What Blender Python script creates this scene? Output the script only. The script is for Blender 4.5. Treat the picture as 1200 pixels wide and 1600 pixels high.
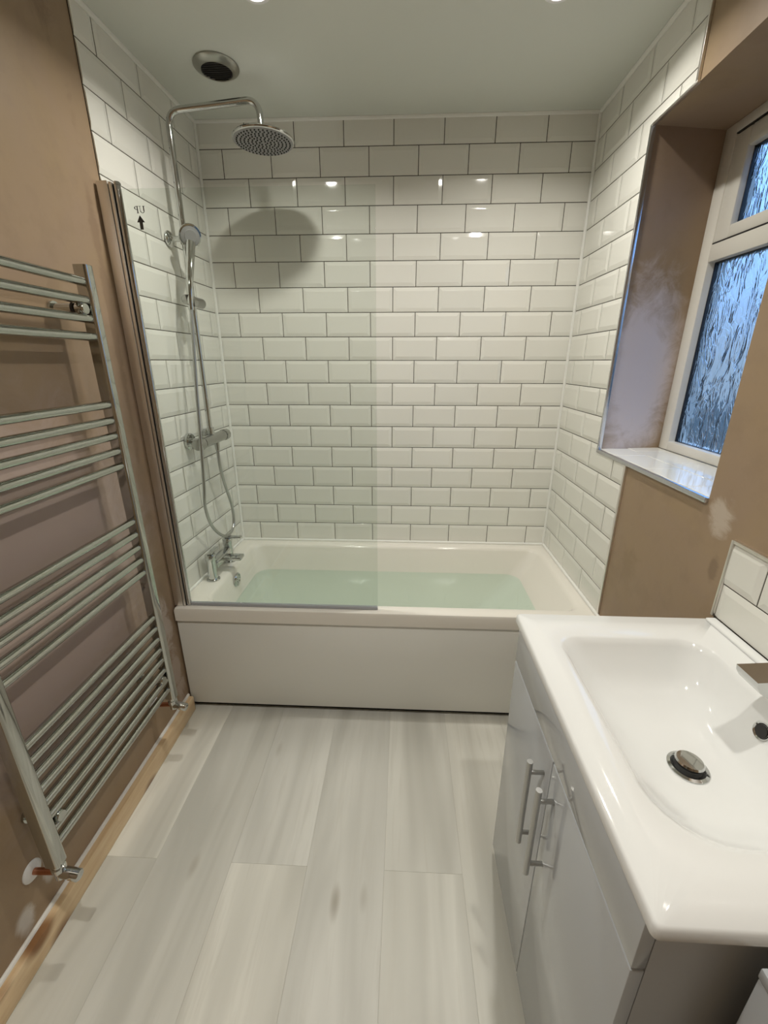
import bpy, bmesh, math, random
from mathutils import Vector, Matrix
random.seed(7)
for o in list(bpy.data.objects): bpy.data.objects.remove(o, do_unlink=True)
S = bpy.context.scene
COL = S.collection
PI = math.pi

# ------------------------------------------------------------------ camera
W = 1.649            # room width (tile face to tile face)
ZC = 2.333           # ceiling height
YF = -2.75           # wall behind the camera
cam_d = bpy.data.cameras.new('camera'); cam = bpy.data.objects.new('camera', cam_d); COL.objects.link(cam)
yaw, pitch = -.0465, -.3379
fw = Vector((math.sin(yaw)*math.cos(pitch), math.cos(yaw)*math.cos(pitch), math.sin(pitch)))
rt = Vector((math.cos(yaw), -math.sin(yaw), 0)); up = rt.cross(fw)
M = Matrix((rt, up, -fw)).transposed().to_4x4(); M.translation = (.8994, -2.1166, 1.41)
cam.matrix_world = M
cam_d.sensor_fit = 'VERTICAL'; cam_d.sensor_height = 36; cam_d.lens = 665.3/1600*36
cam_d.clip_start = .01
S.camera = cam
# ------------------------------------------------------------------ world, exposure
wd = bpy.data.worlds.new('dusk_sky'); S.world = wd; wd.use_nodes = True
nt = wd.node_tree; bg = nt.nodes['Background']
tc = nt.nodes.new('ShaderNodeTexCoord'); sx = nt.nodes.new('ShaderNodeSeparateXYZ'); rp = nt.nodes.new('ShaderNodeValToRGB')
nt.links.new(tc.outputs['Generated'], sx.inputs[0]); nt.links.new(sx.outputs['Z'], rp.inputs[0]); nt.links.new(rp.outputs[0], bg.inputs[0])
rp.color_ramp.elements[0].position = 0; rp.color_ramp.elements[0].color = (.11, .155, .22, 1)
rp.color_ramp.elements[1].position = .32; rp.color_ramp.elements[1].color = (.21, .40, .78, 1)
bg.inputs[1].default_value = 3.0
S.view_settings.view_transform = 'Standard'; S.view_settings.look = 'None'
S.view_settings.exposure = 0.0; S.view_settings.gamma = 1; S.view_settings.use_curve_mapping = False
LAMPS = [(.49, -.624), (1.29, -.590), (.50, -1.75), (1.28, -1.75)]
LAMP_W = [5.4, 5.3, 6.2, 4.8]
LAMP_COL = (1.0, .965, .885)

# ------------------------------------------------------------------ materials
def mat(name, col, rough=.5, metal=0., spec=.5, **kw):
    m = bpy.data.materials.new(name); m.use_nodes = True
    b = m.node_tree.nodes['Principled BSDF']
    b.inputs['Base Color'].default_value = (*col, 1); b.inputs['Roughness'].default_value = rough
    b.inputs['Metallic'].default_value = metal; b.inputs['Specular IOR Level'].default_value = spec
    for k, v in kw.items(): b.inputs[k.replace('_', ' ')].default_value = v
    return m
def N(m, t, **kw):
    n = m.node_tree.nodes.new('ShaderNode'+t)
    for k, v in kw.items(): setattr(n, k, v)
    return n
def LK(m, a, b): m.node_tree.links.new(a, b)
def P(m): return m.node_tree.nodes['Principled BSDF']
def bump(m, height, strength=.1, dist=.002):
    b = N(m, 'Bump'); b.inputs['Strength'].default_value = strength; b.inputs['Distance'].default_value = dist
    LK(m, height, b.inputs['Height']); LK(m, b.outputs[0], P(m).inputs['Normal'])
def mix(m, fac, a, b):
    n = N(m, 'Mix', data_type='RGBA')
    if isinstance(fac, (int, float)): n.inputs[0].default_value = fac
    else: LK(m, fac, n.inputs[0])
    for s, v in ((n.inputs[6], a), (n.inputs[7], b)):
        if isinstance(v, tuple): s.default_value = (*v, 1)
        else: LK(m, v, s)
    return n.outputs[2]
def noise(m, scale, detail=3, vec=None, rough=.5, dist=0):
    n = N(m, 'TexNoise'); n.inputs['Scale'].default_value = scale; n.inputs['Detail'].default_value = detail
    n.inputs['Roughness'].default_value = rough; n.inputs['Distortion'].default_value = dist
    if vec is not None: LK(m, vec, n.inputs['Vector'])
    return n.outputs['Fac']
def ramp(m, fac, p0, p1, smooth=False):
    n = N(m, 'MapRange'); n.inputs[1].default_value = p0; n.inputs[2].default_value = p1
    if smooth: n.interpolation_type = 'SMOOTHSTEP'
    LK(m, fac, n.inputs[0]); return n.outputs[0]
def objco(m, scale=None):
    t = N(m, 'TexCoord'); v = t.outputs['Object']
    if scale:
        mp = N(m, 'Mapping'); mp.inputs['Scale'].default_value = scale; LK(m, v, mp.inputs[0]); v = mp.outputs[0]
    return v

def plaster(name, blobs=()):
    m = mat(name, (.36, .245, .165), .48, spec=.35)
    v = objco(m)
    n1 = noise(m, 2.2, 4, v, .6, .6); n2 = noise(m, 9, 5, v, .65)
    c = mix(m, ramp(m, n1, .35, .7), (.34, .245, .172), (.355, .255, .15))
    c = mix(m, ramp(m, n2, .5, .8), c, (.30, .215, .14))
    nv = noise(m, 9, 5, v, .7, 1.0)
    for (p, r, s, col, amt, *am) in blobs:       # filler smears and other paler or darker patches on the plaster
        d = N(m, 'Mapping'); d.inputs['Location'].default_value = (-p[0]/s[0], -p[1]/s[1], -p[2]/s[2])
        d.inputs['Scale'].default_value = (1/s[0], 1/s[1], 1/s[2]); LK(m, v, d.inputs[0])
        ln = N(m, 'VectorMath', operation='LENGTH'); LK(m, d.outputs[0], ln.inputs[0])
        a = N(m, 'Math', operation='MULTIPLY_ADD'); LK(m, nv, a.inputs[0]); a.inputs[1].default_value = am[0] if am else 2.2; LK(m, ln.outputs['Value'], a.inputs[2])
        k_ = am[0]/2 if am else 1.1
        f = ramp(m, a.outputs[0], r+k_+.35, r+k_-.25, True)
        f2 = N(m, 'Math', operation='MULTIPLY'); LK(m, f, f2.inputs[0]); f2.inputs[1].default_value = amt
        c = mix(m, f2.outputs[0], c, col)
    LK(m, c, P(m).inputs['Base Color'])
    bump(m, noise(m, 26, 4, v), .12, .004)
    return m
BIG = 9.0
M_plL = plaster('plaster_left', [
    ((0, -1.25, .85), .8, (BIG, .55, .5), (.47, .375, .335), .85, .8),  # broad paler mauve patch behind the radiator
    ((0, -1.505, .12), .6, (BIG, .035, .05), (.66, .62, .58), .9, 1.3), ((0, -1.425, .165), .5, (BIG, .02, .045), (.62, .58, .54), .85, 1.3),
    ((0, -.755, .45), .6, (BIG, .05, .14), (.60, .52, .46), .7), ((0, -.74, .2), .6, (BIG, .045, .2), (.52, .43, .37), .7),
    ((0, -.72, 1.5), .6, (BIG, .022, .6), (.25, .17, .11), .6), ((0, -.80, 2.3), .6, (BIG, .10, .14), (.22, .15, .10), .7)])  # darker strip beside the tiles, darker patch at the ceiling
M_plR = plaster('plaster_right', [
    ((W, -1.13, 1.065), .5, (BIG, .055, .06), (.58, .50, .42), .75), ((W, -1.15, .93), .4, (BIG, .02, .05), (.2, .14, .09), .6),
    ((W, -.80, .75), .5, (BIG, .08, .1), (.27, .19, .11), .5),
    ((1.76, -.43, 1.36), .7, (.20, .06, .40), (.70, .62, .62), .95, .9)])  # paler, pinker patch on the far window jamb
M_plF = plaster('plaster_front')
M_ceil = mat('ceiling_paint', (.69, .71, .655), .32, spec=.5)
bump(M_ceil, noise(M_ceil, 60, 3, objco(M_ceil)), .03, .002)
M_tile = mat('glazed_tile', (.80, .785, .73), .06, spec=.5)
def _t(m):
    oi = N(m, 'ObjectInfo'); c = mix(m, oi.outputs['Random'], (.78, .775, .72), (.82, .812, .755)); LK(m, c, P(m).inputs['Base Color'])
    bump(m, noise(m, 18, 2, objco(m)), .06, .002)
_t(M_tile)
M_grout = mat('dark_grout', (.075, .065, .05), .9)
M_seal = mat('white_silicone', (.86, .86, .82), .35)
M_acr = mat('white_acrylic', (.82, .79, .72), .12)
M_panel = mat('bath_panel_white', (.81, .815, .77), .28)
M_cer = mat('white_ceramic', (.80, .81, .80), .06)
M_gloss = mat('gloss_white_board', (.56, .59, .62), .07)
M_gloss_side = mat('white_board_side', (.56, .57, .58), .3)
M_chrome = mat('chrome', (.60, .61, .60), .07, 1.)
M_gun = mat('satin_chrome', (.44, .44, .42), .2, 1.)
M_steel = mat('brushed_steel', (.50, .50, .49), .28, 1.)
M_rad = mat('radiator_chrome', (.52, .53, .50), .07, 1.)
M_prof = mat('satin_chrome_profile', (.80, .77, .73), .30, 1.)
M_alu = mat('aluminium_trim', (.62, .63, .66), .22, 1.)
M_black = mat('black_gap', (.012, .011, .010), .5)
M_rubber = mat('black_rubber', (.02, .02, .02), .45)
M_nozz = mat('grey_nozzle_plate', (.30, .30, .30), .4)
M_upvc = mat('white_upvc', (.74, .72, .66), .3)
M_copper = mat('copper_pipe', (.55, .25, .15), .3, 1.)
M_plast = mat('white_plastic', (.80, .80, .80), .35)
M_sealgrey = mat('grey_vinyl_seal', (.42, .44, .47), .3)
M_dark = mat('dark_vent', (.02, .018, .014), .6)
M_ventring = mat('vent_metal', (.42, .42, .38), .3, 1.)
M_ink = mat('black_print', (.01, .01, .01), .5)
M_ground = mat('garden_ground', (.05, .06, .045), .9)

# pine skirting
M_pine = mat('pine_wood', (.62, .40, .20), .45)
def _p(m):
    v = objco(m, (8, 1.2, 14)); n1 = noise(m, 4, 4, v, .6, .8)
    c = mix(m, ramp(m, n1, .35, .7), (.72, .51, .29), (.83, .65, .42))
    v2 = objco(m, (4, 4.5, 6)); vo = N(m, 'TexVoronoi'); vo.inputs['Scale'].default_value = 1.0; LK(m, v2, vo.inputs['Vector'])
    k = ramp(m, vo.outputs['Distance'], .26, .10, True)
    c = mix(m, k, c, (.30, .15, .06)); LK(m, c, P(m).inputs['Base Color'])
_p(M_pine)
# vinyl plank
M_plank = mat('pale_oak_plank', (.45, .42, .36), .36, spec=.4)
def _k(m):
    oi = N(m, 'ObjectInfo')
    off = N(m, 'VectorMath', operation='MULTIPLY_ADD')
    t = N(m, 'TexCoord'); LK(m, t.outputs['Object'], off.inputs[0]); off.inputs[1].default_value = (1, 1, 1)
    cb = N(m, 'CombineXYZ'); mm = N(m, 'Math', operation='MULTIPLY'); LK(m, oi.outputs['Random'], mm.inputs[0]); mm.inputs[1].default_value = 40
    LK(m, mm.outputs[0], cb.inputs[0]); LK(m, mm.outputs[0], cb.inputs[1]); LK(m, cb.outputs[0], off.inputs[2])
    def mp(s):
        q = N(m, 'Mapping'); q.inputs['Scale'].default_value = s; LK(m, off.outputs[0], q.inputs[0]); return q.outputs[0]
    broad = noise(m, 2.2, 2.2, mp((3.6, .45, 1)), .5, .7)
    fine = noise(m, 8, 4, mp((6, .4, 1)), .6, .4)
    c = mix(m, ramp(m, broad, .33, .68), (.53, .525, .475), (.75, .745, .685))
    c = mix(m, ramp(m, fine, .5, .95), c, (.58, .565, .505))
    knot = N(m, 'TexVoronoi'); knot.inputs['Scale'].default_value = 2.0; LK(m, mp((3.4, 1.1, 1)), knot.inputs['Vector'])
    c = mix(m, ramp(m, knot.outputs['Distance'], .13, .02, True), c, (.42, .39, .33))
    tint = mix(m, oi.outputs['Random'], (.90, .90, .90), (1.05, 1.04, 1.015))
    mu = N(m, 'Mix', data_type='RGBA', blend_type='MULTIPLY'); mu.inputs[0].default_value = 1
    LK(m, c, mu.inputs[6]); LK(m, tint, mu.inputs[7]); LK(m, mu.outputs[2], P(m).inputs['Base Color'])
    bump(m, fine, .05, .001)
_k(M_plank)
# clear safety glass: tint + fresnel reflection
def sheet(name, tint, ior=1.5, rough=0.0, bumpy=None):
    m = bpy.data.materials.new(name); m.use_nodes = True; n = m.node_tree.nodes; n.remove(n['Principled BSDF'])
    tr = N(m, 'BsdfTransparent'); tr.inputs[0].default_value = (*tint, 1)
    gl = N(m, 'BsdfGlossy'); gl.inputs['Roughness'].default_value = rough
    fr = N(m, 'LayerWeight'); fr.inputs[0].default_value = .5
    pw = N(m, 'Math', operation='POWER'); LK(m, fr.outputs['Facing'], pw.inputs[0]); pw.inputs[1].default_value = 5
    f0 = ((ior-1)/(ior+1))**2
    fm = N(m, 'Math', operation='MULTIPLY_ADD'); LK(m, pw.outputs[0], fm.inputs[0]); fm.inputs[1].default_value = 1-f0; fm.inputs[2].default_value = f0
    mx = N(m, 'MixShader'); LK(m, fm.outputs[0], mx.inputs[0]); LK(m, tr.outputs[0], mx.inputs[1]); LK(m, gl.outputs[0], mx.inputs[2])
    if bumpy:
        b = N(m, 'Bump'); b.inputs['Strength'].default_value = bumpy[1]; b.inputs['Distance'].default_value = bumpy[2]
        LK(m, noise(m, bumpy[0], 2, objco(m)), b.inputs['Height']); LK(m, b.outputs[0], gl.inputs['Normal']); LK(m, b.outputs[0], fr.inputs['Normal'])
    LK(m, mx.outputs[0], n['Material Output'].inputs[0]); return m
M_glass = sheet('clear_glass', (.945, .965, .95), 1.45)
M_water = sheet('bath_water', (.950, .998, .984), 1.33, 0., (7, .12, .01))
# obscure window glass: crinkled refraction
M_obs = mat('obscure_glass', (.86, .95, 1.0), .06, Transmission_Weight=1.0, IOR=1.45)
def _o(m):
    t = N(m, 'TexCoord'); q = N(m, 'Mapping'); q.inputs['Rotation'].default_value = (math.radians(-28), 0, 0); q.inputs['Scale'].default_value = (1, 27, 9)
    LK(m, t.outputs['Object'], q.inputs[0])
    n0 = N(m, 'TexNoise'); n0.inputs['Scale'].default_value = 1.0; n0.inputs['Detail'].default_value = 1.6; n0.inputs['Distortion'].default_value = 1.4; LK(m, q.outputs[0], n0.inputs['Vector'])
    a = N(m, 'Math', operation='SUBTRACT'); LK(m, n0.outputs['Fac'], a.inputs[0]); a.inputs[1].default_value = .5
    b = N(m, 'Math', operation='ABSOLUTE'); LK(m, a.outputs[0], b.inputs[0])
    c = N(m, 'Math', operation='POWER'); LK(m, b.outputs[0], c.inputs[0]); c.inputs[1].default_value = .8
    bump(m, c.outputs[0], .75, .009)
_o(M_obs)
def emit(name, col, st):
    m = bpy.data.materials.new(name); m.use_nodes = True; n = m.node_tree.nodes; n.remove(n['Principled BSDF'])
    e = N(m, 'Emission'); e.inputs[0].default_value = (*col, 1); e.inputs[1].default_value = st
    LK(m, e.outputs[0], n['Material Output'].inputs[0]); return m
M_lens = emit('lamp_lens', LAMP_COL, 30)

# ------------------------------------------------------------------ builders
def obj(name, bm, m, parent=None, smooth=None, loc=None):
    me = bpy.data.meshes.new(name)
    bmesh.ops.recalc_face_normals(bm, faces=bm.faces[:])
    bm.to_mesh(me); bm.free()
    me.materials.append(m)
    if smooth is not None:
        me.polygons.foreach_set('use_smooth', [True]*len(me.polygons)); me.set_sharp_from_angle(angle=math.radians(smooth))
    o = bpy.data.objects.new(name, me); COL.objects.link(o)
    if loc: o.location = loc
    if parent:
        o.parent = parent
        if parent.type == 'EMPTY' or parent.location.length > 0:
            o.matrix_parent_inverse = Matrix.Translation(-wloc(parent))
    return o
def wloc(o):
    v = Vector(o.location)
    if o.parent: v = v  # parts are built in world coordinates
    return v
def tag(o, label, cat=None, group=None, kind=None):
    if label: o['label'] = label
    if cat: o['category'] = cat
    if group: o['group'] = group
    if kind: o['kind'] = kind
    return o
def thing(name, loc, label, cat, group=None, kind=None):
    o = bpy.data.objects.new(name, None); COL.objects.link(o); o.location = loc; o.empty_display_size = .05
    return tag(o, label, cat, group, kind)
def bx(bm, x0, x1, y0, y1, z0, z1, bev=0, seg=2):
    vs = [bm.verts.new((x, y, z)) for x in (x0, x1) for y in (y0, y1) for z in (z0, z1)]
    fs = [bm.faces.new([vs[i] for i in q]) for q in ((0,1,3,2),(4,6,7,5),(0,4,5,1),(2,3,7,6),(0,2,6,4),(1,5,7,3))]
    if bev:
        es = list({e for f in fs for e in f.edges})
        bmesh.ops.bevel(bm, geom=es, offset=bev, segments=seg, affect='EDGES', profile=.5)
    return bm
def box(name, m, parent, *a, bev=0, seg=2):
    return obj(name, bx(bmesh.new(), *a, bev=bev, seg=seg), m, parent, 40 if bev else None)
def spline(pts, n=8):
    P_ = [Vector(p) for p in pts]; out = []
    for i in range(len(P_)-1):
        p0 = P_[max(i-1, 0)]; p1 = P_[i]; p2 = P_[i+1]; p3 = P_[min(i+2, len(P_)-1)]
        for k in range(n):
            t = k/n
            out.append(.5*((2*p1)+(p2-p0)*t+(2*p0-5*p1+4*p2-p3)*t*t+(3*p1-p0-3*p2+p3)*t**3))
    out.append(P_[-1]); return out
def fillet(pts, r, n=8):
    P_ = [Vector(p) for p in pts]; out = [P_[0]]
    for i in range(1, len(P_)-1):
        a = (P_[i-1]-P_[i]).normalized(); b = (P_[i+1]-P_[i]).normalized()
        p = P_[i]+a*r; q = P_[i]+b*r
        for k in range(n+1):
            t = k/n; out.append((1-t)**2*p+2*t*(1-t)*P_[i]+t*t*q)
    out.append(P_[-1]); return out
def tube(bm, pts, r, n=14, caps=True, elong=None):
    pts = [Vector(p) for p in pts]; rs = r if isinstance(r, (list, tuple)) else [r]*len(pts)
    rings = []; nrm = None
    for i, p in enumerate(pts):
        d = (pts[min(i+1, len(pts)-1)]-pts[max(i-1, 0)]).normalized()
        if nrm is None: nrm = d.orthogonal().normalized() if abs(d.z) > .9 else d.cross(Vector((0, 0, 1))).normalized()
        nrm = (nrm-d*nrm.dot(d)).normalized(); bn = d.cross(nrm)
        rings.append([bm.verts.new(p+(nrm*math.cos(2*PI*k/n)+bn*math.sin(2*PI*k/n))*rs[i]) for k in range(n)])
    for a, b in zip(rings, rings[1:]):
        for k in range(n): bm.faces.new((a[k], a[(k+1) % n], b[(k+1) % n], b[k]))
    if caps: bm.faces.new(rings[0][::-1]); bm.faces.new(rings[-1])
    return bm
def tubeobj(name, m, parent, pts, r, n=14, caps=True):
    return obj(name, tube(bmesh.new(), pts, r, n, caps), m, parent, 50)
def lathe(bm, c, axis, prof, n=32):
    """prof: list of (radius, distance along axis)"""
    c = Vector(c); ax = Vector(axis).normalized(); u = ax.orthogonal().normalized(); v = ax.cross(u); rings = []
    for r, h in prof:
        if r < 1e-6: rings.append([bm.verts.new(c+ax*h)])
        else: rings.append([bm.verts.new(c+ax*h+(u*math.cos(2*PI*k/n)+v*math.sin(2*PI*k/n))*r) for k in range(n)])
    for a, b in zip(rings, rings[1:]):
        if len(a) == 1 and len(b) == 1: continue
        for k in range(n):
            k2 = (k+1) % n
            if len(a) == 1: bm.faces.new((a[0], b[k2], b[k]))
            elif len(b) == 1: bm.faces.new((a[k], a[k2], b[0]))
            else: bm.faces.new((a[k], a[k2], b[k2], b[k]))
    return bm
def latheobj(name, m, parent, c, axis, prof, n=32, sm=35):
    return obj(name, lathe(bmesh.new(), c, axis, prof, n), m, parent, sm)
def rrect(x0, x1, y0, y1, r, z, n=6):
    """rounded rectangle loop, r = one radius or four (x1y1, x0y1, x0y0, x1y0)"""
    rr = r if isinstance(r, (list, tuple)) else [r]*4; out = []
    for (cx, cy, a0, q) in ((x1-rr[0], y1-rr[0], 0, rr[0]), (x0+rr[1], y1-rr[1], 90, rr[1]), (x0+rr[2], y0+rr[2], 180, rr[2]), (x1-rr[3], y0+rr[3], 270, rr[3])):
        for k in range(n+1):
            a = math.radians(a0+90*k/n); out.append(Vector((cx+q*math.cos(a), cy+q*math.sin(a), z)))
    return out
def loft(bm, loops, cap0=False, cap1=True):
    L = [[bm.verts.new(p) for p in lp] for lp in loops]
    for a, b in zip(L, L[1:]):
        n = len(a)
        for k in range(n): bm.faces.new((a[k], a[(k+1) % n], b[(k+1) % n], b[k]))
    if cap0: bm.faces.new(L[0][::-1])
    if cap1: bm.faces.new(L[-1])
    return bm
def struct(name, bm, m, label, cat, parent=None, smooth=None):
    o = obj(name, bm, m, parent, smooth)
    if not parent: tag(o, label, cat, kind='structure')
    return o

# ------------------------------------------------------------------ room shell
T = .006  # plaster lies this far behind the tile face
floor = struct('floor', bx(bmesh.new(), -.12, W+.12, YF, 0, -.12, -.0012), M_plank, 'pale grey oak-effect plank floor', 'floor')
PLW, PLL = .2285, 1.22
pm = None
for k in range(-1, 8):
    x0 = -.053+PLW*k; x1 = x0+PLW
    x0 = max(x0, -.006); x1 = min(x1, W+.006)
    if x1-x0 < .02: continue
    ys = [-1.285+PLL*j+(0 if k % 2 == 0 else -.61) for j in range(-2, 4)]
    ys = [YF]+[y for y in ys if YF+.02 < y < -.02]+[-.02]
    for a, b in zip(ys, ys[1:]):
        cx, cy = (x0+x1)/2, (a+b)/2
        bm = bx(bmesh.new(), x0-cx+.00015, x1-cx-.00015, a-cy+.00015, b-cy-.00015, -.0012, 0, bev=.0003, seg=1)
        o = obj('plank', bm, M_plank); o.location = (cx, cy, 0); o.parent = floor
ceiling = struct('ceiling', bx(bmesh.new(), -.12, W+.35, YF, .12, ZC, ZC+.12), M_ceil, 'off-white satin ceiling above the shower', 'ceiling')
wall_back = struct('wall_back', bx(bmesh.new(), -.12, W+.35, .004, .12, -.1, ZC), M_grout, 'white metro tiled wall with dark grout behind the bath', 'wall')
wall_left = struct('wall_left', bx(bmesh.new(), -.12, -T, YF, .004, -.1, ZC), M_plL, 'bare pink-brown plaster wall tiled at the bath end', 'wall')
wall_front = struct('wall_front', bx(bmesh.new(), -.12, W+.35, YF-.12, YF, -.1, ZC), M_plF, 'bare plaster wall facing the bath', 'wall')
# right wall with the window opening (far reveal slightly splayed)
ZS, ZT, YA, YB, YA2, XW = 1.095, 2.10, -.447, -1.077, -.407, 1.897
xo = W+.35; xp = W+T
bm = bmesh.new()
bx(bm, xp, xo, YF, .004, -.1, ZS-.012); bx(bm, xp, xo, YF, .004, ZT, ZC); bx(bm, xp, xo, YF, YB, ZS-.012, ZT)
lo = [Vector((xp, .004, ZS-.012)), Vector((xo, .004, ZS-.012)), Vector((xo, YA2, ZS-.012)), Vector((XW, YA2, ZS-.012)), Vector((xp, YA, ZS-.012))]
loft(bm, [lo, [p+Vector((0, 0, ZT-ZS+.012)) for p in lo]], True, True)
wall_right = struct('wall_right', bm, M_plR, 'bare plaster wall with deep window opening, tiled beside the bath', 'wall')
XB = .028                                   # the left tiling is packed out towards the back corner
def xw(y): return XB*(1+y/.653)
lo = [Vector((-T-.001, .004, .49)), Vector((XB-.004, .004, .49)), Vector((-.004, -.653, .49)), Vector((-T-.001, -.653, .49))]
obj('grout_bed', loft(bmesh.new(), [lo, [p+Vector((0, 0, ZC-.49)) for p in lo]], True, True), M_grout, wall_left)
bm = bmesh.new()
bx(bm, W+.004, xp+.001, YA, .004, .44, ZC); bx(bm, W+.004, xp+.001, -.655, YA, ZT, ZC); bx(bm, W+.004, xp+.001, -.668, YA, .44, ZS-.012)
obj('grout_bed', bm, M_grout, wall_right)
box('grout_bed', M_grout, wall_right, W+.004, xp+.001, -1.82, -1.194, .80, 1.022)

# ------------------------------------------------------------------ metro tiles
TW, TH, PH, PW = .2, .0997, .1026, .203
cache = {}
def tile_mesh(rects):
    key = tuple(tuple(round(v, 3) for v in r) for r in rects)
    if key in cache: return cache[key]
    bm = bmesh.new(); hw, hh, b = TW/2, TH/2, .015
    for (u0, u1, v0, v1) in rects:
        t = bmesh.new()
        lp = lambda x, y, n: [Vector((-x, -y, n)), Vector((x, -y, n)), Vector((x, y, n)), Vector((-x, y, n))]
        loft(t, [lp(hw, hh, -.0075), lp(hw, hh, -.0033), lp(hw-.0006, hh-.0006, -.0027), lp(hw-b, hh-b, -.0001), lp(hw-b-.001, hh-b-.001, 0)], True, True)
        for co, no, need in (((u0, 0, 0), (-1, 0, 0), u0 > -hw+1e-4), ((u1, 0, 0), (1, 0, 0), u1 < hw-1e-4), ((0, v0, 0), (0, -1, 0), v0 > -hh+1e-4), ((0, v1, 0), (0, 1, 0), v1 < hh-1e-4)):
            if need:
                bmesh.ops.bisect_plane(t, geom=t.verts[:]+t.edges[:]+t.faces[:], plane_co=co, plane_no=no, clear_outer=True)
                ed = [e for e in t.edges if e.is_boundary]
                if ed: bmesh.ops.edgeloop_fill(t, edges=ed)
        tmp = bpy.data.meshes.new('t'); t.to_mesh(tmp); t.free(); bm.from_mesh(tmp); bpy.data.meshes.remove(tmp)
    bmesh.ops.recalc_face_normals(bm, faces=bm.faces[:])
    me = bpy.data.meshes.new('tile'); bm.to_mesh(me); bm.free(); me.materials.append(M_tile); cache[key] = me
    return me
def tile_wall(parent, origin, uax, joints_odd, joints_even, u_min, u_max, ztop, rows, clip):
    """clip(u0,u1,z0,z1) -> list of visible rects"""
    ua = Vector(uax); va = Vector((0, 0, 1)); na = ua.cross(va)
    B = Matrix((ua, va, na)).transposed().to_4x4()
    for r in rows:
        zc_ = ztop-(r-.5)*PH; j0 = joints_odd if r % 2 else joints_even
        k = math.floor((u_min-j0)/PW)-1
        while j0+k*PW < u_max:
            uc = j0+(k+.5)*PW; k += 1
            rc = [q for q in clip(uc-TW/2, uc+TW/2, zc_-TH/2, zc_+TH/2) if q[1]-q[0] > .004 and q[3]-q[2] > .004]
            if not rc: continue
            me = tile_mesh([(a-uc, b-uc, c-zc_, d-zc_) for a, b, c, d in rc])
            o = bpy.data.objects.new('tile', me); COL.objects.link(o)
            R = Matrix.Rotation(random.gauss(0, .0020), 4, 'X') @ Matrix.Rotation(random.gauss(0, .0018), 4, 'Y')
            o.matrix_world = Matrix.Translation(Vector(origin)+ua*uc+va*zc_) @ B @ R
            o.parent = parent
def rc_clip(A):
    def f(u0, u1, z0, z1):
        out = []
        for (a, b, c, d) in A:
            q = (max(u0, a), min(u1, b), max(z0, c), min(z1, d))
            if q[1] > q[0] and q[3] > q[2]: out.append(q)
        return out
    return f
ZTOP = 1.41+.9319; ZR = .497   # tile datum, bath rim
tile_wall(wall_back, (0, 0, 0), (1, 0, 0), .13+.1015, .13, 0, W, ZTOP, range(1, 19), rc_clip([(XB+.002, W-.003, ZR+.003, ZC-.002)]))
# left wall faces +x : u runs towards -y -> n = u x z = (-y) x z = -x ; use +y so that n = +x
tile_wall(wall_left, (XB, 0, 0), Vector((XB, .653, 0)).normalized(), -.795*PW, -.295*PW, -.7, 0, ZTOP, range(1, 19), rc_clip([(-.653, -.003, ZR+.003, ZC-.002)]))
# right wall faces -x : u along -y gives n = -y x z = -x
tile_wall(wall_right, (W, 0, 0), (0, -1, 0), .8485*PW, .3485*PW, 0, .7, ZTOP, range(1, 19),
          rc_clip([(.003, -YA-.004, ZR+.003, ZC-.002), (-YA-.004, .655, ZT+.003, ZC-.002), (-YA-.004, .664, ZR+.003, ZS-.012)]))
tile_wall(wall_right, (W, 0, 0), (0, -1, 0), 1.298-.003, 1.1955, 1.0, 1.82, 1.022+.0015, (1, 2), rc_clip([(1.1975, 1.82, .838, 1.03)]))

# sealant beads and metal trims
def trim(i, bm, m, label, cat='sealant', smooth=40): return struct('trim_%d' % i, bm, m, label, cat, smooth=smooth)
def bead(p, q, r): return tube(bmesh.new(), [p, q], r, 8)
trim(1, bead((XB+.003, -.003, ZR), (XB+.003, -.003, ZC), .007), M_seal, 'white sealant bead up the left tiled corner')
trim(2, bead((W-.003, -.003, ZR), (W-.003, -.003, ZC), .007), M_seal, 'white sealant bead up the right tiled corner')
trim(3, bead((0, -.003, ZC-.002), (W, -.003, ZC-.002), .008), M_seal, 'white sealant bead along ceiling above back wall')
trim(4, bead((.003, -.65, ZC-.002), (XB+.003, 0, ZC-.002), .008), M_seal, 'white sealant bead along ceiling above left tiles')
trim(5, bead((W-.003, -.65, ZC-.002), (W-.003, 0, ZC-.002), .008), M_seal, 'white sealant bead along ceiling above right tiles')
trim(6, bead((0, -.002, ZR+.002), (W, -.002, ZR+.002), .007), M_seal, 'white sealant bead where bath meets back wall')
trim(7, bead((.002, -.65, ZR+.002), (XB+.002, 0, ZR+.002), .007), M_seal, 'white sealant bead where bath meets left wall')
trim(8, bead((W-.002, -.69, ZR+.002), (W-.002, 0, ZR+.002), .007), M_seal, 'white sealant bead where bath meets right wall')
bm = bmesh.new(); bx(bm, W-.003, W+.012, YA-.004, YA+.005, ZS-.004, ZT+.002, bev=.002)
trim(9, bm, M_alu, 'silver metal edge strip down the left of the window opening', 'edge strip')
bm = bmesh.new(); bx(bm, W-.003, W+.010, YB, YA+.006, ZS-.014, ZS-.001, bev=.002)
trim(10, bm, M_alu, 'silver metal edge strip along front of window sill', 'edge strip')
bm = bmesh.new(); bx(bm, W-.002, W+.008, -.676, -.665, ZR, ZS-.014, bev=.002)
trim(11, bm, M_prof, 'metal edge strip ending the tiles below the window', 'edge strip')
bm = bmesh.new(); bx(bm, W-.002, W+.008, -.665, YA, ZT-.004, ZT+.003, bev=.001); bx(bm, W-.002, W+.008, -.664, -.656, ZT+.003, ZC, bev=.001)
trim(12, bm, M_prof, 'metal edge strip ending the tiles above the window', 'edge strip')
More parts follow.
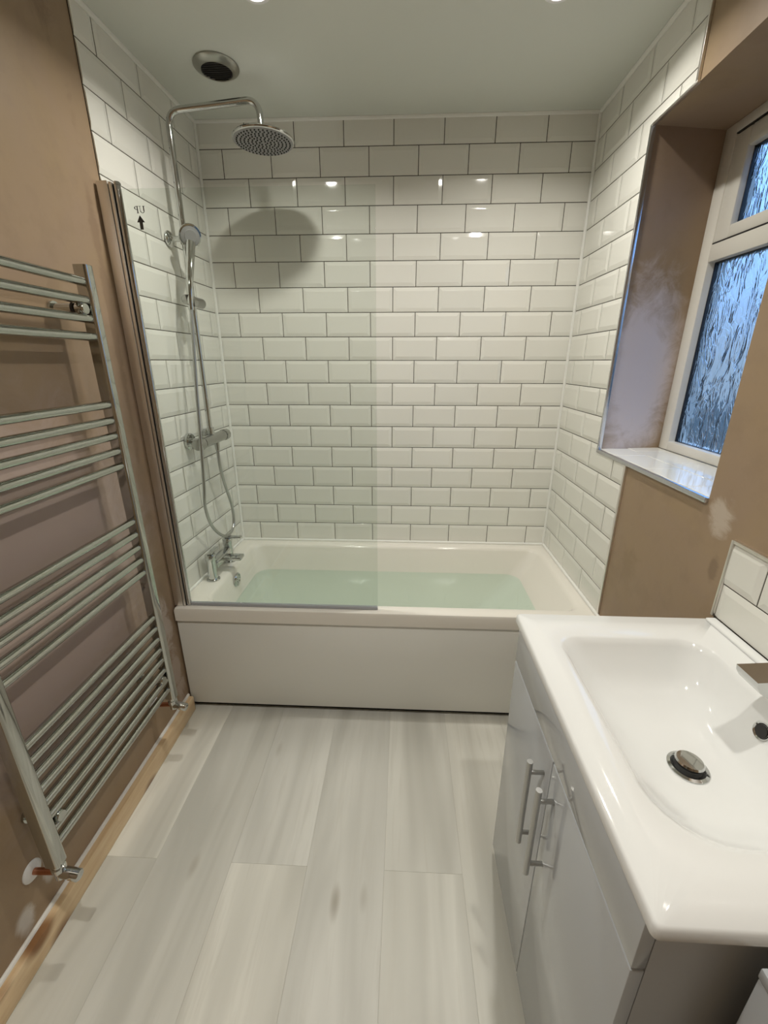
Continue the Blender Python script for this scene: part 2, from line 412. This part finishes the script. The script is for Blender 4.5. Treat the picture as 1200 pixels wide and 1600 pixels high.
bm = bmesh.new(); bx(bm, W-.002, W+.008, -1.197, -1.189, .835, 1.030, bev=.001); bx(bm, W-.002, W+.008, -1.82, -1.197, 1.023, 1.031, bev=.001)
trim(13, bm, M_prof, 'metal edge strip around basin splashback tiles', 'edge strip')

# skirting
bm = bmesh.new(); bx(bm, -T, .022, YF, -.705, 0, .070, bev=.003)
struct('baseboard_left', bm, M_pine, 'unpainted pine skirting board along plaster wall', 'skirting', smooth=40)
trim(14, bead((-.003, YF, .071), (-.003, -.70, .071), .007), M_seal, 'white filler line on top of pine skirting')

# ------------------------------------------------------------------ window
win = thing('window_1', (XW, (YA2+YB)/2, ZS), 'white plastic framed window with crinkled obscure glass', 'window', kind='structure')
YN = YB-.035
def ring(bm, x0, x1, y0, y1, z0, z1, wy, wz0, wz1, bev=.004):
    bx(bm, x0, x1, y0, y0+wy, z0, z1, bev=bev); bx(bm, x0, x1, y1-wy, y1, z0, z1, bev=bev)
    bx(bm, x0, x1, y0+wy-.004, y1-wy+.004, z0, z0+wz0, bev=bev); bx(bm, x0, x1, y0+wy-.004, y1-wy+.004, z1-wz1, z1, bev=bev)
bm = bmesh.new(); ring(bm, XW, XW+.07, YN, YA2, ZS, ZT, .055, .034, .030)
bx(bm, XW, XW+.07, YN+.05, YA2-.05, 1.722, 1.774, bev=.004)
fr = obj('frame', bm, M_upvc, win, 40)
bm = bmesh.new(); ring(bm, XW+.004, XW+.06, YN+.047, YA2-.047, 1.776, 2.068, .07, .040, .055, .008)
sash = obj('sash', bm, M_upvc, win, 40)
bm = bmesh.new(); ring(bm, XW+.002, XW+.06, YN+.043, YA2-.043, 1.774, 2.071, .005, .004, .004, 0); obj('gasket', bm, M_rubber, win)
bm = bmesh.new(); ring(bm, XW+.024, XW+.04, YN+.114, YA2-.114, 1.813, 2.016, .005, .004, .006, 0); obj('gasket', bm, M_rubber, sash)
bm = bmesh.new(); ring(bm, XW+.024, XW+.04, YN+.052, YA2-.052, 1.126, 1.725, .005, .004, .006, 0); obj('gasket', bm, M_rubber, win)
box('pane', M_obs, sash, XW+.030, XW+.034, YN+.11, YA2-.11, 1.812, 2.018)
box('pane', M_obs, win, XW+.030, XW+.034, YN+.05, YA2-.05, 1.125, 1.727)
sill = box('sill', M_seal, win, W+.012, XW+.01, YB-.03, YA2+.02, ZS-.05, ZS-.007)
y = YA+.045
for ci, (a, b) in enumerate(((W+.011, W+.120), (W+.1225, XW-.001))):
    y = YA2-.02 if ci else YA-.06
    edges = [YA2 if ci else YA+.01]
    yy = y-.06
    while yy > YB: edges.append(yy); yy -= .2025
    edges.append(YB)
    for e0, e1 in zip(edges, edges[1:]):
        if e0-e1 < .01: continue
        box('tile', M_tile, sill, a, b, e1+.001, e0-.001, ZS-.0075, ZS, bev=.0015, seg=1)

# ------------------------------------------------------------------ bath
bath = thing('bathtub', (W/2, -.35, 0), 'white built-in bath with straight rim filled with water', 'bath')
e = .004
bm = bmesh.new()
ox0, ox1, oy0, oy1 = .002, W-.002, -.702, -.002
loops = [rrect(ox0, ox1, oy0, oy1, .004, .440), rrect(ox0, ox1, oy0, oy1, .004, ZR-.012), rrect(ox0+.003, ox1-.003, oy0+.003, oy1-.003, .004, ZR-.003), rrect(ox0+.010, ox1-.010, oy0+.010, oy1-.010, .006, ZR),
         rrect(.100, 1.612, -.648, -.058, .05, ZR), rrect(.106, 1.602, -.642, -.064, .055, ZR-.004), rrect(.112, 1.590, -.636, -.068, .06, ZR-.016),
         rrect(.128, 1.520, -.628, -.080, .07, .36), rrect(.165, 1.36, -.610, -.100, .08, .16), rrect(.21, 1.28, -.58, -.13, .08, .112), rrect(.26, 1.22, -.53, -.18, .06, .105)]
loft(bm, loops)
shell = obj('tub_shell', bm, M_acr, bath, 45)
latheobj('overflow_cover', M_chrome, bath, (.1195, -.36, .443), (1, 0, -.08), [(0, 0), (.032, 0), (.034, .004), (.030, .010), (.024, .011), (.022, .007), (.012, .007), (.010, .012), (0, .012)])
wt = loft(bmesh.new(), [rrect(.1305, 1.500, -.6235, -.0835, .07, .352), rrect(.1295, 1.505, -.625, -.082, .07, .358)], True, True)
tag(obj('bath_water', wt, M_water), 'still pale green bath water inside the white tub', 'water')
box('front_panel', M_panel, bath, .003, W-.003, -.694, -.676, .027, .440, bev=.003)
box('plinth', M_black, bath, .003, W-.003, -.672, -.660, 0, .10)

# ------------------------------------------------------------------ shower screen
ys = -.672
scr = thing('shower_screen', (0.03, ys, ZR), 'frameless clear glass bath screen with chrome wall profile', 'shower screen')
box('wall_profile', M_prof, scr, .0005, .0345, ys-.012, ys+.014, ZR+.001, 1.905, bev=.002)
box('profile_groove', M_black, scr, .0345, .0362, ys-.007, ys+.010, ZR+.001, 1.900)
box('inner_profile', M_prof, scr, .0362, .0455, ys-.011, ys+.012, ZR+.001, 1.902, bev=.0015)
box('profile_groove', M_black, scr, .0455, .047, ys-.007, ys+.010, ZR+.001, 1.895)
tubeobj('hinge_post', M_chrome, scr, [(.0555, ys, ZR+.002), (.0555, ys, 1.895)], .0092, 20)
latheobj('hinge_cap', M_chrome, scr, (.0555, ys, 1.895), (0, 0, 1), [(0, 0), (.0105, 0), (.0105, .006), (.008, .009), (0, .010)], 20)
gl = box('glass_panel', M_glass, scr, .0640, .8075, ys-.003, ys+.003, ZR+.014, 1.886, bev=.0006, seg=1)
box('bottom_seal', M_sealgrey, scr, .0640, .8075, ys-.0065, ys+.0065, ZR+.0005, ZR+.0138, bev=.002)
# printed arrow and mirrored lettering on the far face of the glass (seen from the back)
def poly(bm, pts, y=0):
    bm.faces.new([bm.verts.new((a, y, b)) for a, b in pts])
def arrow_print():
    bm = bmesh.new(); yy = ys+.0034
    cx, cz = .1075, 1.8035
    poly(bm, [(cx-.0120, cz), (cx+.0120, cz), (cx-.001, cz+.0185)], yy)
    poly(bm, [(cx-.0050, cz-.0185), (cx+.0050, cz-.0185), (cx+.0050, cz), (cx-.0050, cz)], yy)
    z0, h = 1.8265, .0185
    def rect(a, b, c, d): poly(bm, [(a, c), (b, c), (b, d), (a, d)], yy)
    def arc(cx_, cz_, ro, rz, w, wz, a0, a1, n=10):
        for k in range(n):
            p, q = a0+(a1-a0)*k/n, a0+(a1-a0)*(k+1)/n
            poly(bm, [(cx_+ro*math.cos(p), cz_+rz*math.sin(p)), (cx_+ro*math.cos(q), cz_+rz*math.sin(q)), (cx_+(ro-w)*math.cos(q), cz_+(rz-wz)*math.sin(q)), (cx_+(ro-w)*math.cos(p), cz_+(rz-wz)*math.sin(p))], yy)
    # the U, seen from behind: thick stem on the right
    ux = .1165
    rect(ux+.0035, ux+.0068, z0+.006, z0+h); rect(ux-.0065, ux-.0050, z0+.006, z0+h)
    rect(ux+.0018, ux+.0085, z0+h-.0012, z0+h); rect(ux-.0085, ux-.0030, z0+h-.0012, z0+h)
    arc(ux+.00015, z0+.006, .00665, .0058, .0024, .0014, PI, 2*PI)
    # the P, seen from behind: stem on the right, bowl to the left
    px = .1010
    rect(px-.0002, px+.0032, z0, z0+h); rect(px-.0018, px+.0050, z0, z0+.0012); rect(px+.0032, px+.0050, z0+h-.0012, z0+h)
    arc(px, z0+h-.0049, .0080, .0049, .0030, .0012, PI/2, 1.5*PI)
    return bm
o = obj('printed_sign', arrow_print(), M_ink, gl); o['label'] = 'black mirrored UP lettering with arrow'

# ------------------------------------------------------------------ shower
SX, SY = .075, -.328
sh = thing('thermostatic_shower', (SX, SY, 1.10), 'chrome rigid riser shower with round rain head and handset', 'shower')
tubeobj('riser_pipe', M_chrome, sh, fillet([(SX, SY, 1.115), (SX, SY, 2.219), (.392, SY, 2.245), (.398, SY, 2.150)], .045, 10), .0105, 18)
hd = latheobj('rain_head', M_chrome, sh, (.400, SY, 2.129), (0, 0, 1), [(0, -.002), (.100, -.002), (.104, 0), (.105, .004), (.102, .008), (.03, .014), (.022, .020), (.018, .034), (0, .034)], 48)
latheobj('spray_plate', M_nozz, hd, (.400, SY, 2.127), (0, 0, -1), [(0, .0015), (.099, .0015), (.100, 0)], 48)
bm = bmesh.new()
for i in range(1, 8):
    n = i*6; rr_ = .0128*i
    for k in range(n):
        a = 2*PI*k/n+i*.2
        lathe(bm, (.400+rr_*math.cos(a), SY+rr_*math.sin(a), 2.1256), (0, 0, -1), [(.0030, 0), (.0024, .003), (0, .0032)], 6)
o = obj('nozzle', bm, M_black, hd); o['kind'] = 'stuff'
# wall bracket
latheobj('wall_bracket', M_chrome, sh, (xw(SY)+.0008, SY, 1.842), (1, 0, 0), [(0, 0), (.027, 0), (.027, .006), (.022, .012), (.012, .016), (.0095, .025), (.0095, .050), (.0, .050)])
tubeobj('pipe_collar', M_chrome, sh, [(SX, SY, 1.822), (SX, SY, 1.862)], .0145, 20)
# slider with knob
sl = tubeobj('slider', M_gun, sh, [(SX+.003, SY-.062, 1.632), (SX+.003, SY-.060, 1.632), (SX+.003, SY+.068, 1.632), (SX+.003, SY+.072, 1.632)], [.014, .018, .019, .015], 20)
latheobj('slider_cup', M_black, sl, (SX+.026, SY-.068, 1.606), (-.1, -.05, 1), [(0, 0), (.011, 0), (.014, .04), (.0, .04)], 20)
# handset
hx, hy = SX+.028, SY-.070
hs = tubeobj('handset', M_chrome, sh, spline([(hx-.004, hy-.004, 1.595), (hx-.002, hy-.002, 1.64), (hx, hy+.008, 1.70), (hx+.002, hy+.030, 1.77), (hx+.002, hy+.050, 1.825)], 4),
             [.0095+.0005*k for k in range(17)], 18)
fd = Vector((.62, -.70, -.36)).normalized()
hc = Vector((hx, hy+.056, 1.848))
shd = latheobj('handset_head', M_chrome, hs, hc-fd*.012, fd, [(0, -.004), (.020, -.002), (.036, .008), (.040, .016), (.039, .020), (.034, .021)], 32)
latheobj('handset_face', M_nozz, hs, hc+fd*.008, fd, [(.0345, 0), (.022, .002), (.021, .0035), (0, .0035)], 32)
# valve
vy0, vy1, vz = SY-.150, SY+.152, 1.100
vb = tubeobj('valve_bar', M_gun, sh, [(.082, vy0+.05, vz), (.082, vy1-.05, vz)], .0225, 24)
for a, b in ((vy0+.046, vy0-.0), (vy1-.046, vy1)):
    d = 1 if b > a else -1
    k = latheobj('control_knob', M_gun, sh, (.082, a, vz), (0, d, 0), [(0, 0), (.0235, 0), (.0255, .004), (.0245, .036), (.021, .044), (0, .045)], 10, 25)
for yy in (SY-.075, SY+.075):
    latheobj('wall_flange', M_chrome, sh, (xw(yy)+.0015, yy, vz+.002), (1, 0, 0), [(0, 0), (.034, 0), (.035, .010), (.031, .016), (.0145, .018), (.0145, .062), (0, .062)])
tubeobj('riser_nut', M_chrome, sh, [(SX+.004, SY, 1.105), (SX+.002, SY, 1.15)], .0145, 8)
tubeobj('hose_outlet', M_chrome, sh, [(.084, SY+.030, 1.088), (.084, SY+.030, 1.048)], [.0125, .0095], 16)
hp = spline([(hx-.004, hy-.004, 1.595), (hx-.005, hy-.020, 1.48), (hx-.006, hy-.045, 1.32), (hx-.006, hy-.068, 1.15), (hx-.008, hy-.080, 1.03), (.088, -.478, .93), (.078, -.474, .84), (.073, -.425, .735), (.072, -.325, .650), (.070, -.235, .634), (.070, -.190, .675), (.074, -.205, .77), (.078, -.262, .89), (.082, -.293, .98), (.084, SY+.030, 1.05)], 8)
tubeobj('hose', M_steel, sh, hp, .0068, 12)

# ------------------------------------------------------------------ bath tap
tap = thing('bath_mixer_tap', (.06, -.365, ZR), 'chrome deck-mounted bath mixer tap with flat levers', 'tap')
for i, yy in enumerate((-.462, -.272)):
    latheobj('tap_base', M_chrome, tap, (.062, yy, ZR+.0003), (0, 0, 1), [(0, 0), (.029, 0), (.029, .004), (.024, .008), (0, .008)], 28)
    latheobj('tap_pillar', M_chrome, tap, (.062, yy, ZR+.007), (0, 0, 1), [(0, 0), (.0205, 0), (.0205, .085), (.0225, .088), (.0225, .112), (.021, .115), (0, .115)], 28)
bm = bmesh.new(); bx(bm, .040, .084, -.462+.016, -.272-.016, ZR+.045, ZR+.082, bev=.008, seg=3); obj('tap_body', bm, M_chrome, tap, 50)
bm = bmesh.new(); bx(bm, .070, .165, -.392, -.340, ZR+.058, ZR+.074, bev=.004, seg=2); obj('tap_spout', bm, M_chrome, tap, 50)
bm = bmesh.new(); bx(bm, .052, .132, -.283, -.261, ZR+.1225, ZR+.131, bev=.003); obj('lever', bm, M_chrome, tap, 50)
bm = bmesh.new(); bx(bm, .051, .073, -.472, -.392, ZR+.1225, ZR+.131, bev=.003); obj('lever', bm, M_chrome, tap, 50)

# ------------------------------------------------------------------ extractor vent
v = thing('extractor_vent', (.263, -.333, ZC), 'round grey ceiling extractor vent with dark grille', 'vent')
latheobj('vent_ring', M_ventring, v, (.263, -.333, ZC-.0003), (0, 0, -1), [(0, 0), (.072, 0), (.073, .004), (.069, .009), (.054, .016), (.050, .0165), (.049, .013), (0, .013)], 40)
latheobj('vent_opening', M_dark, v, (.263, -.333, ZC-.0133), (0, 0, -1), [(0, 0), (.0488, 0), (.0488, .0008), (0, .0008)], 32)
for k in range(-4, 5):
    hw = math.sqrt(.048**2-(k*.0105)**2)
    box('grille_slat', M_rubber, v, .263-hw, .263+hw, -.333+k*.0105-.0012, -.333+k*.0105+.0012, ZC-.0170, ZC-.0142)

# ------------------------------------------------------------------ downlights
for i, (lx, ly) in enumerate(LAMPS):
    where = ['above the bath screen', 'above the window end of bath', 'near the radiator', 'above the basin'][i]
    d = thing('ceiling_downlight', (lx, ly, ZC), 'small round recessed white ceiling downlight '+where, 'downlight', 'ceiling downlights')
    latheobj('bezel', M_plast, d, (lx, ly, ZC-.0003), (0, 0, -1), [(0, 0), (.042, 0), (.042, .003), (.038, .006), (.028, .006), (.027, .002), (0, .002)], 32)
    latheobj('lens', M_lens, d, (lx, ly, ZC-.0026), (0, 0, -1), [(.0255, 0), (.024, .003), (.016, .0055), (0, .0065)], 24)
    ld = bpy.data.lights.new('lamp', 'AREA'); ld.shape = 'DISK'; ld.size = .05; ld.energy = LAMP_W[i]; ld.color = LAMP_COL; ld.spread = math.radians(146)
    lo_ = bpy.data.objects.new('lamp', ld); COL.objects.link(lo_); lo_.location = (0, 0, -.0100); lo_.parent = d

# ------------------------------------------------------------------ towel radiator
rad = thing('towel_radiator', (.07, -1.19, .25), 'tall chrome ladder towel radiator on the plaster wall', 'radiator')
RX0, RX1 = .052, .088
YP = [(-.930, -.898), (-1.474, -1.442)]
for (a, b) in YP:
    bm = bmesh.new(); loft(bm, [rrect(RX0, RX1, a, b, [.010, .004, .004, .010], z, 4) for z in (.262, .265, 1.642, 1.645)], True, True); obj('post', bm, M_rad, rad, 40)
zs = [1.606, 1.562, 1.518, 1.474, 1.298, 1.254, 1.211, 1.167, 1.123, .949, .906, .862, .819, .775]+[.606-.0426*k for k in range(8)]
bm0 = None
for z in zs:
    if bm0 is None:
        o = tubeobj('bar', M_rad, rad, [(.070, YP[1][1]-.003, z), (.070, YP[0][0]+.003, z)], .0112, 18); bm0 = o; z0_ = z
    else:
        o = bm0.copy(); COL.objects.link(o); o.location = (0, 0, z-z0_)
for (yy, z) in ((-.952, 1.540), (-.952, .368), (-1.42, .368), (-1.42, 1.540)):
    br = tubeobj('bracket', M_rad, rad, [(-.0055, yy, z), (.050, yy, z), (.076, yy, z), (.082, yy, z)], [.013, .013, .016, .012], 20)
    latheobj('bracket_ring', M_black, br, (.050, yy, z), (1, 0, 0), [(.0165, 0), (.0175, .002), (.0175, .006), (.0165, .008)], 20)
    latheobj('wall_disc', M_rad, br, (-.0055, yy, z), (1, 0, 0), [(0, 0), (.019, 0), (.019, .006), (0, .006)], 20)
for i, (a, b) in enumerate(YP):
    yc = (a+b)/2; s = -1 if i == 0 else 1
    vv = latheobj('radiator_valve', M_chrome, rad, (.070, yc, .262), (0, 0, -1), [(0, 0), (.013, 0), (.013, .012), (.016, .014), (.016, .026), (.013, .030), (.013, .05), (0, .052)], 20)
    tubeobj('valve_head', M_chrome, vv, [(.066, yc, .228), (.092, yc, .222), (.116, yc, .216), (.119, yc, .2155)], [.0125, .0135, .0140, .011], 20)
    tubeobj('supply_pipe', M_copper, vv, [(.062, yc, .226), (-.004, yc, .222)], .0078, 16)
    latheobj('pipe_collar', M_plast, vv, (-.0055, yc, .222), (1, 0, 0), [(0, 0), (.026, 0), (.026, .003), (.020, .008), (.009, .009), (0, .009)], 28)

# ------------------------------------------------------------------ vanity unit, basin
ZB = .833; YV0, YV1 = -1.795, -1.215; XF = 1.188
van = thing('vanity_unit', (1.42, -1.505, 0), 'gloss white two-door vanity unit under the basin', 'vanity unit')
bm = bmesh.new()
for a, b in ((YV0+.001, YV0+.017), (YV1-.017, YV1-.001)): bx(bm, XF+.019, W-.002, a, b, .001, ZB-.025)
bx(bm, XF+.05, W-.002, YV0+.017, YV1-.017, .06, .078); bx(bm, W-.010, W-.002, YV0+.017, YV1-.017, .078, ZB-.15)
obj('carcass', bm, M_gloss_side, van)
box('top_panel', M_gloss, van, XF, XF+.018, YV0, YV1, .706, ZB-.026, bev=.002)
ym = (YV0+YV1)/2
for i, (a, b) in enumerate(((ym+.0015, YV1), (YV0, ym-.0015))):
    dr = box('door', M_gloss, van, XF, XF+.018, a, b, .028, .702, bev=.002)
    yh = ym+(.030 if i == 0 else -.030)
    hb = tubeobj('handle', M_steel, dr, [(XF-.030, yh, .440), (XF-.030, yh, .668)], .006, 14)
    for z in (.468, .640): tube_ = tubeobj('handle_post', M_steel, dr, [(XF-.030, yh, z), (XF+.001, yh, z)], .0045, 12)
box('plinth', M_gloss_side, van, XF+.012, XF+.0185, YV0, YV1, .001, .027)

bs = thing('wash_basin', (1.42, -1.51, ZB-.02), 'white ceramic rectangular basin set on the vanity unit', 'basin')
bm = bmesh.new()
bx0, bx1, by0, by1 = 1.180, W-.0025, -1.819, -1.203
R4 = [.055, .045, .085, .085]
loops = [rrect(bx0+.012, bx1, by0+.012, by1-.010, .006, ZB-.0245), rrect(bx0, bx1, by0, by1, .008, ZB-.020), rrect(bx0, bx1, by0, by1, .008, ZB-.005), rrect(bx0+.004, bx1, by0+.004, by1-.004, .008, ZB),
         rrect(1.244, 1.566, -1.738, -1.288, R4, ZB), rrect(1.249, 1.562, -1.733, -1.293, R4, ZB-.003), rrect(1.258, 1.557, -1.723, -1.300, [.055, .05, .09, .08], ZB-.014),
         rrect(1.285, 1.545, -1.690, -1.330, [.06, .06, .10, .09], ZB-.062), rrect(1.320, 1.520, -1.655, -1.370, [.07, .07, .09, .09], ZB-.096), rrect(1.365, 1.485, -1.590, -1.440, .055, ZB-.108), rrect(1.385, 1.453, -1.555, -1.487, .03, ZB-.111)]
loft(bm, loops)
bowl = obj('bowl', bm, M_cer, bs, 60)
bm = bmesh.new(); bx(bm, W-.028, W-.003, by0+.006, by1-.006, ZB-.002, ZB+.007, bev=.006, seg=3); obj('upstand', bm, M_cer, bs, 50)
dc = Vector((1.419, -1.521, ZB-.111))
latheobj('waste_flange', M_chrome, bs, dc+Vector((0, 0, .0005)), (0, 0, 1), [(0, 0), (.033, 0), (.033, .002), (.028, .004), (.024, .002), (.022, .001), (0, .001)], 32)
latheobj('waste_stem', M_rubber, bs, dc+Vector((0, 0, .0015)), (0, 0, 1), [(0, 0), (.022, 0), (.0225, .010), (0, .010)], 28)
latheobj('plug_cap', M_chrome, bs, dc+Vector((.001, .001, .0118)), (.04, .03, 1), [(0, 0), (.0225, 0), (.0235, .002), (.021, .005), (0, .0065)], 32)
latheobj('overflow_ring', M_chrome, bs, (1.5475, -1.496, ZB-.046), (-1, 0, .25), [(.0105, -.003), (.0135, 0), (.0165, .001), (.0165, -.004)], 28)
latheobj('overflow_hole', M_black, bs, (1.5475, -1.496, ZB-.046), (-1, 0, .25), [(.0118, -.004), (.0118, .0012), (0, .0012)], 28)
TY = -1.500
bt = thing('basin_tap', (1.602, TY, ZB), 'chrome square-edged basin mixer tap', 'tap')
latheobj('tap_body', M_chrome, bt, (1.602, TY, ZB+.0003), (0, 0, 1), [(0, 0), (.027, 0), (.027, .005), (.023, .008), (.023, .095), (.021, .098), (0, .098)], 32)
prof = [(1.602, .042), (1.530, .046), (1.508, .051), (1.494, .060), (1.487, .071), (1.485, .081), (1.602, .091)]
bm = bmesh.new(); loft(bm, [[Vector((x, TY+sy, ZB+z)) for (x, z) in prof] for sy in (-.024, .024)], True, True)
obj('tap_spout', bm, M_chrome, bt, 30)
bm = bmesh.new(); bx(bm, 1.575, 1.636, TY-.016, TY+.016, ZB+.0985, ZB+.112, bev=.004); obj('lever', bm, M_chrome, bt, 40)

# neighbouring shallower unit beside the vanity
wc = thing('side_cabinet', (1.47, -2.08, 0), 'plain grey-white cabinet beside the near side of the vanity', 'cabinet')
box('carcass', M_gloss_side, wc, 1.318, W-.002, -2.32, -1.824, .001, .768)
box('front_panel', M_gloss, wc, 1.300, 1.317, -2.32, -1.824, .03, .768, bev=.002)
box('worktop', M_gloss, wc, 1.299, W-.002, -2.325, -1.823, .769, .785, bev=.002)

# ground outside the window
struct('ground_outside', bx(bmesh.new(), W+.6, 30, -20, 20, -.6, -.5), M_ground, 'dark garden ground seen blurred through the obscure window', 'ground')
